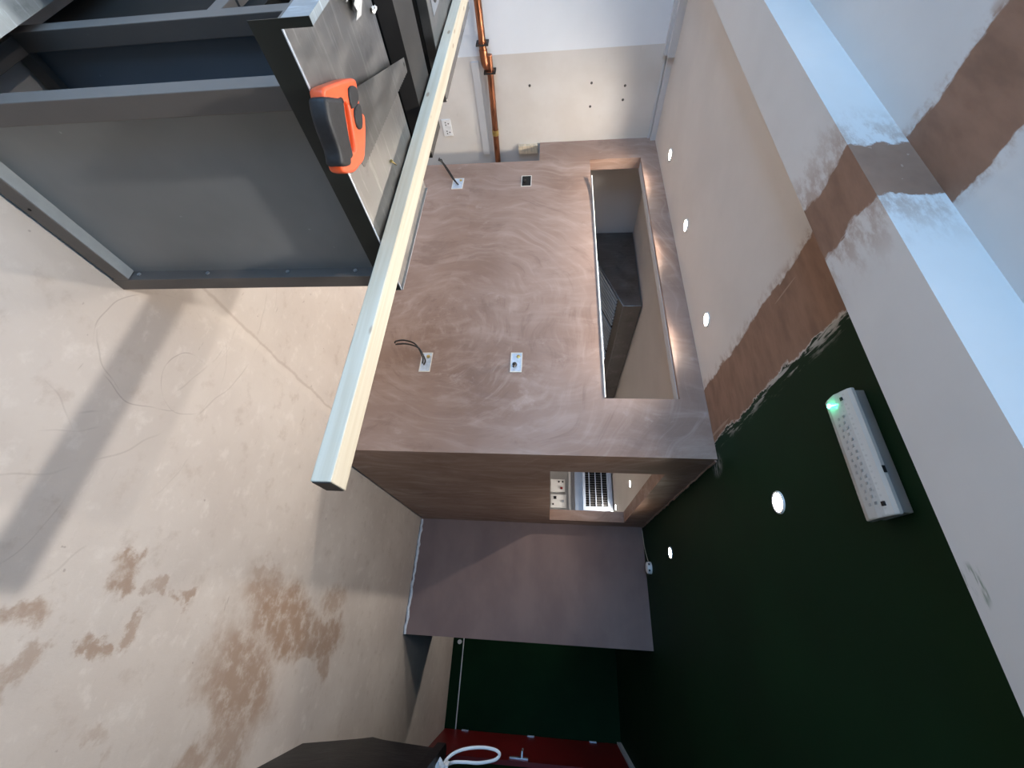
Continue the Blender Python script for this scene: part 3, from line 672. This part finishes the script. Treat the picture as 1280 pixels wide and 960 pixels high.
fr = boxes('grille_frame', [(-2.06, -1.36, 6.36, 6.38, 1.925, 1.965), (-2.06, -1.36, 6.36, 6.38, 2.295, 2.335), (-2.06, -2.0, 6.36, 6.38, 1.965, 2.295), (-1.42, -1.36, 6.36, 6.38, 1.965, 2.295)], M['blue'], vu)
box('grille_back', (-2.0, -1.42, 6.376, 6.381, 1.965, 2.295), M['void'], vu)
for k in range(3): box('grille_bar', (-2.0, -1.42, 6.362, 6.374, 2.02+k*.095, 2.032+k*.095), M['blue'], fr)
for k in range(16): box('grille_wire', (-1.99+k*.036, -1.985+k*.036, 6.366, 6.372, 1.965, 2.295), M['hood'], fr)
adopt(vu)
def iso(x0, x1, z0_, z1_, label, marks):
    t = thing('isolator_box', label, 'switch box', ((x0+x1)/2, 6.45, z0_), 'switch boxes on the kitchen wall')
    box('casing', (x0, x1, 6.43, 6.5, z0_, z1_), M['white'], t, .006)
    for (mx, mz, rr, mt) in marks: box('switch', (mx-rr, mx+rr, 6.422, 6.431, mz-rr, mz+rr), M[mt], t, .002)
    return adopt(t)
iso(-1.84, -1.64, 1.43, 1.655, 'pale switch box with a red button, upper of the pair seen through the pass-through', [(-1.70, 1.60, .018, 'red'), (-1.80, 1.62, .012, 'black'), (-1.80, 1.56, .012, 'black')])
iso(-1.60, -1.40, 1.43, 1.67, 'pale switch box with a black switch beside the red buttoned one', [(-1.55, 1.50, .022, 'black'), (-1.50, 1.62, .018, 'filt'), (-1.45, 1.47, .012, 'black')])
tag(boxes('kitchen_trunking', [(-2.3, -1.2, 6.46, 6.499, 1.71, 1.745), (-1.36, -1.33, 6.46, 6.499, 1.2, 1.71)], M['white']), 'pale trunking on the kitchen wall above the switch boxes', 'trunking')

# ================================================================ CORNER BY THE CORRIDOR
bb_ = thing('black_crate', 'large dusty black plastic box standing on the floor by the corridor', 'box', (1.0, 2.7, 0))
prism('crate_body', [(.75, 0), (.70, .40), (.715, .80), (1.30, .80), (1.30, 0)], 1, 2.20, 3.02, M['dustyblack'], bb_, .03, 3, True)
prism('crate_rim', [(.700, .785), (.700, .835), (.73, .838), (1.30, .838), (1.30, .785)], 1, 2.18, 3.05, M['dustyblack'], bb_, .012, 2)
adopt(bb_)
tag(tube('white_cable', spline([(.80, 2.70, .846), (.77, 2.84, .852), (.725, 2.90, .885), (.695, 2.92, .95), (.680, 2.93, 1.05), (.684, 2.93, 1.13), (.702, 2.93, 1.158), (.727, 2.93, 1.132), (.745, 2.93, 1.05), (.748, 2.93, .97), (.755, 2.93, .90), (.79, 2.95, .852), (.86, 2.97, .846), (1.05, 2.98, .846)], 8), .008, M['white'], None, 8), 'loop of white cable standing up on top of the black box', 'cable')
tag(blob('plastic_bag', (.775, 2.79, .870), (.045, .05, .034), M['poly'], None, .9, 11, 3, .838), 'crumpled clear plastic bag on the black box', 'plastic bag')
tag(blob('plastic_bag', (.79, 2.60, .875), (.05, .05, .04), M['poly'], None, .8, 17, 3, .838), 'rounded clear plastic bag at the near side of the black box', 'plastic bag')
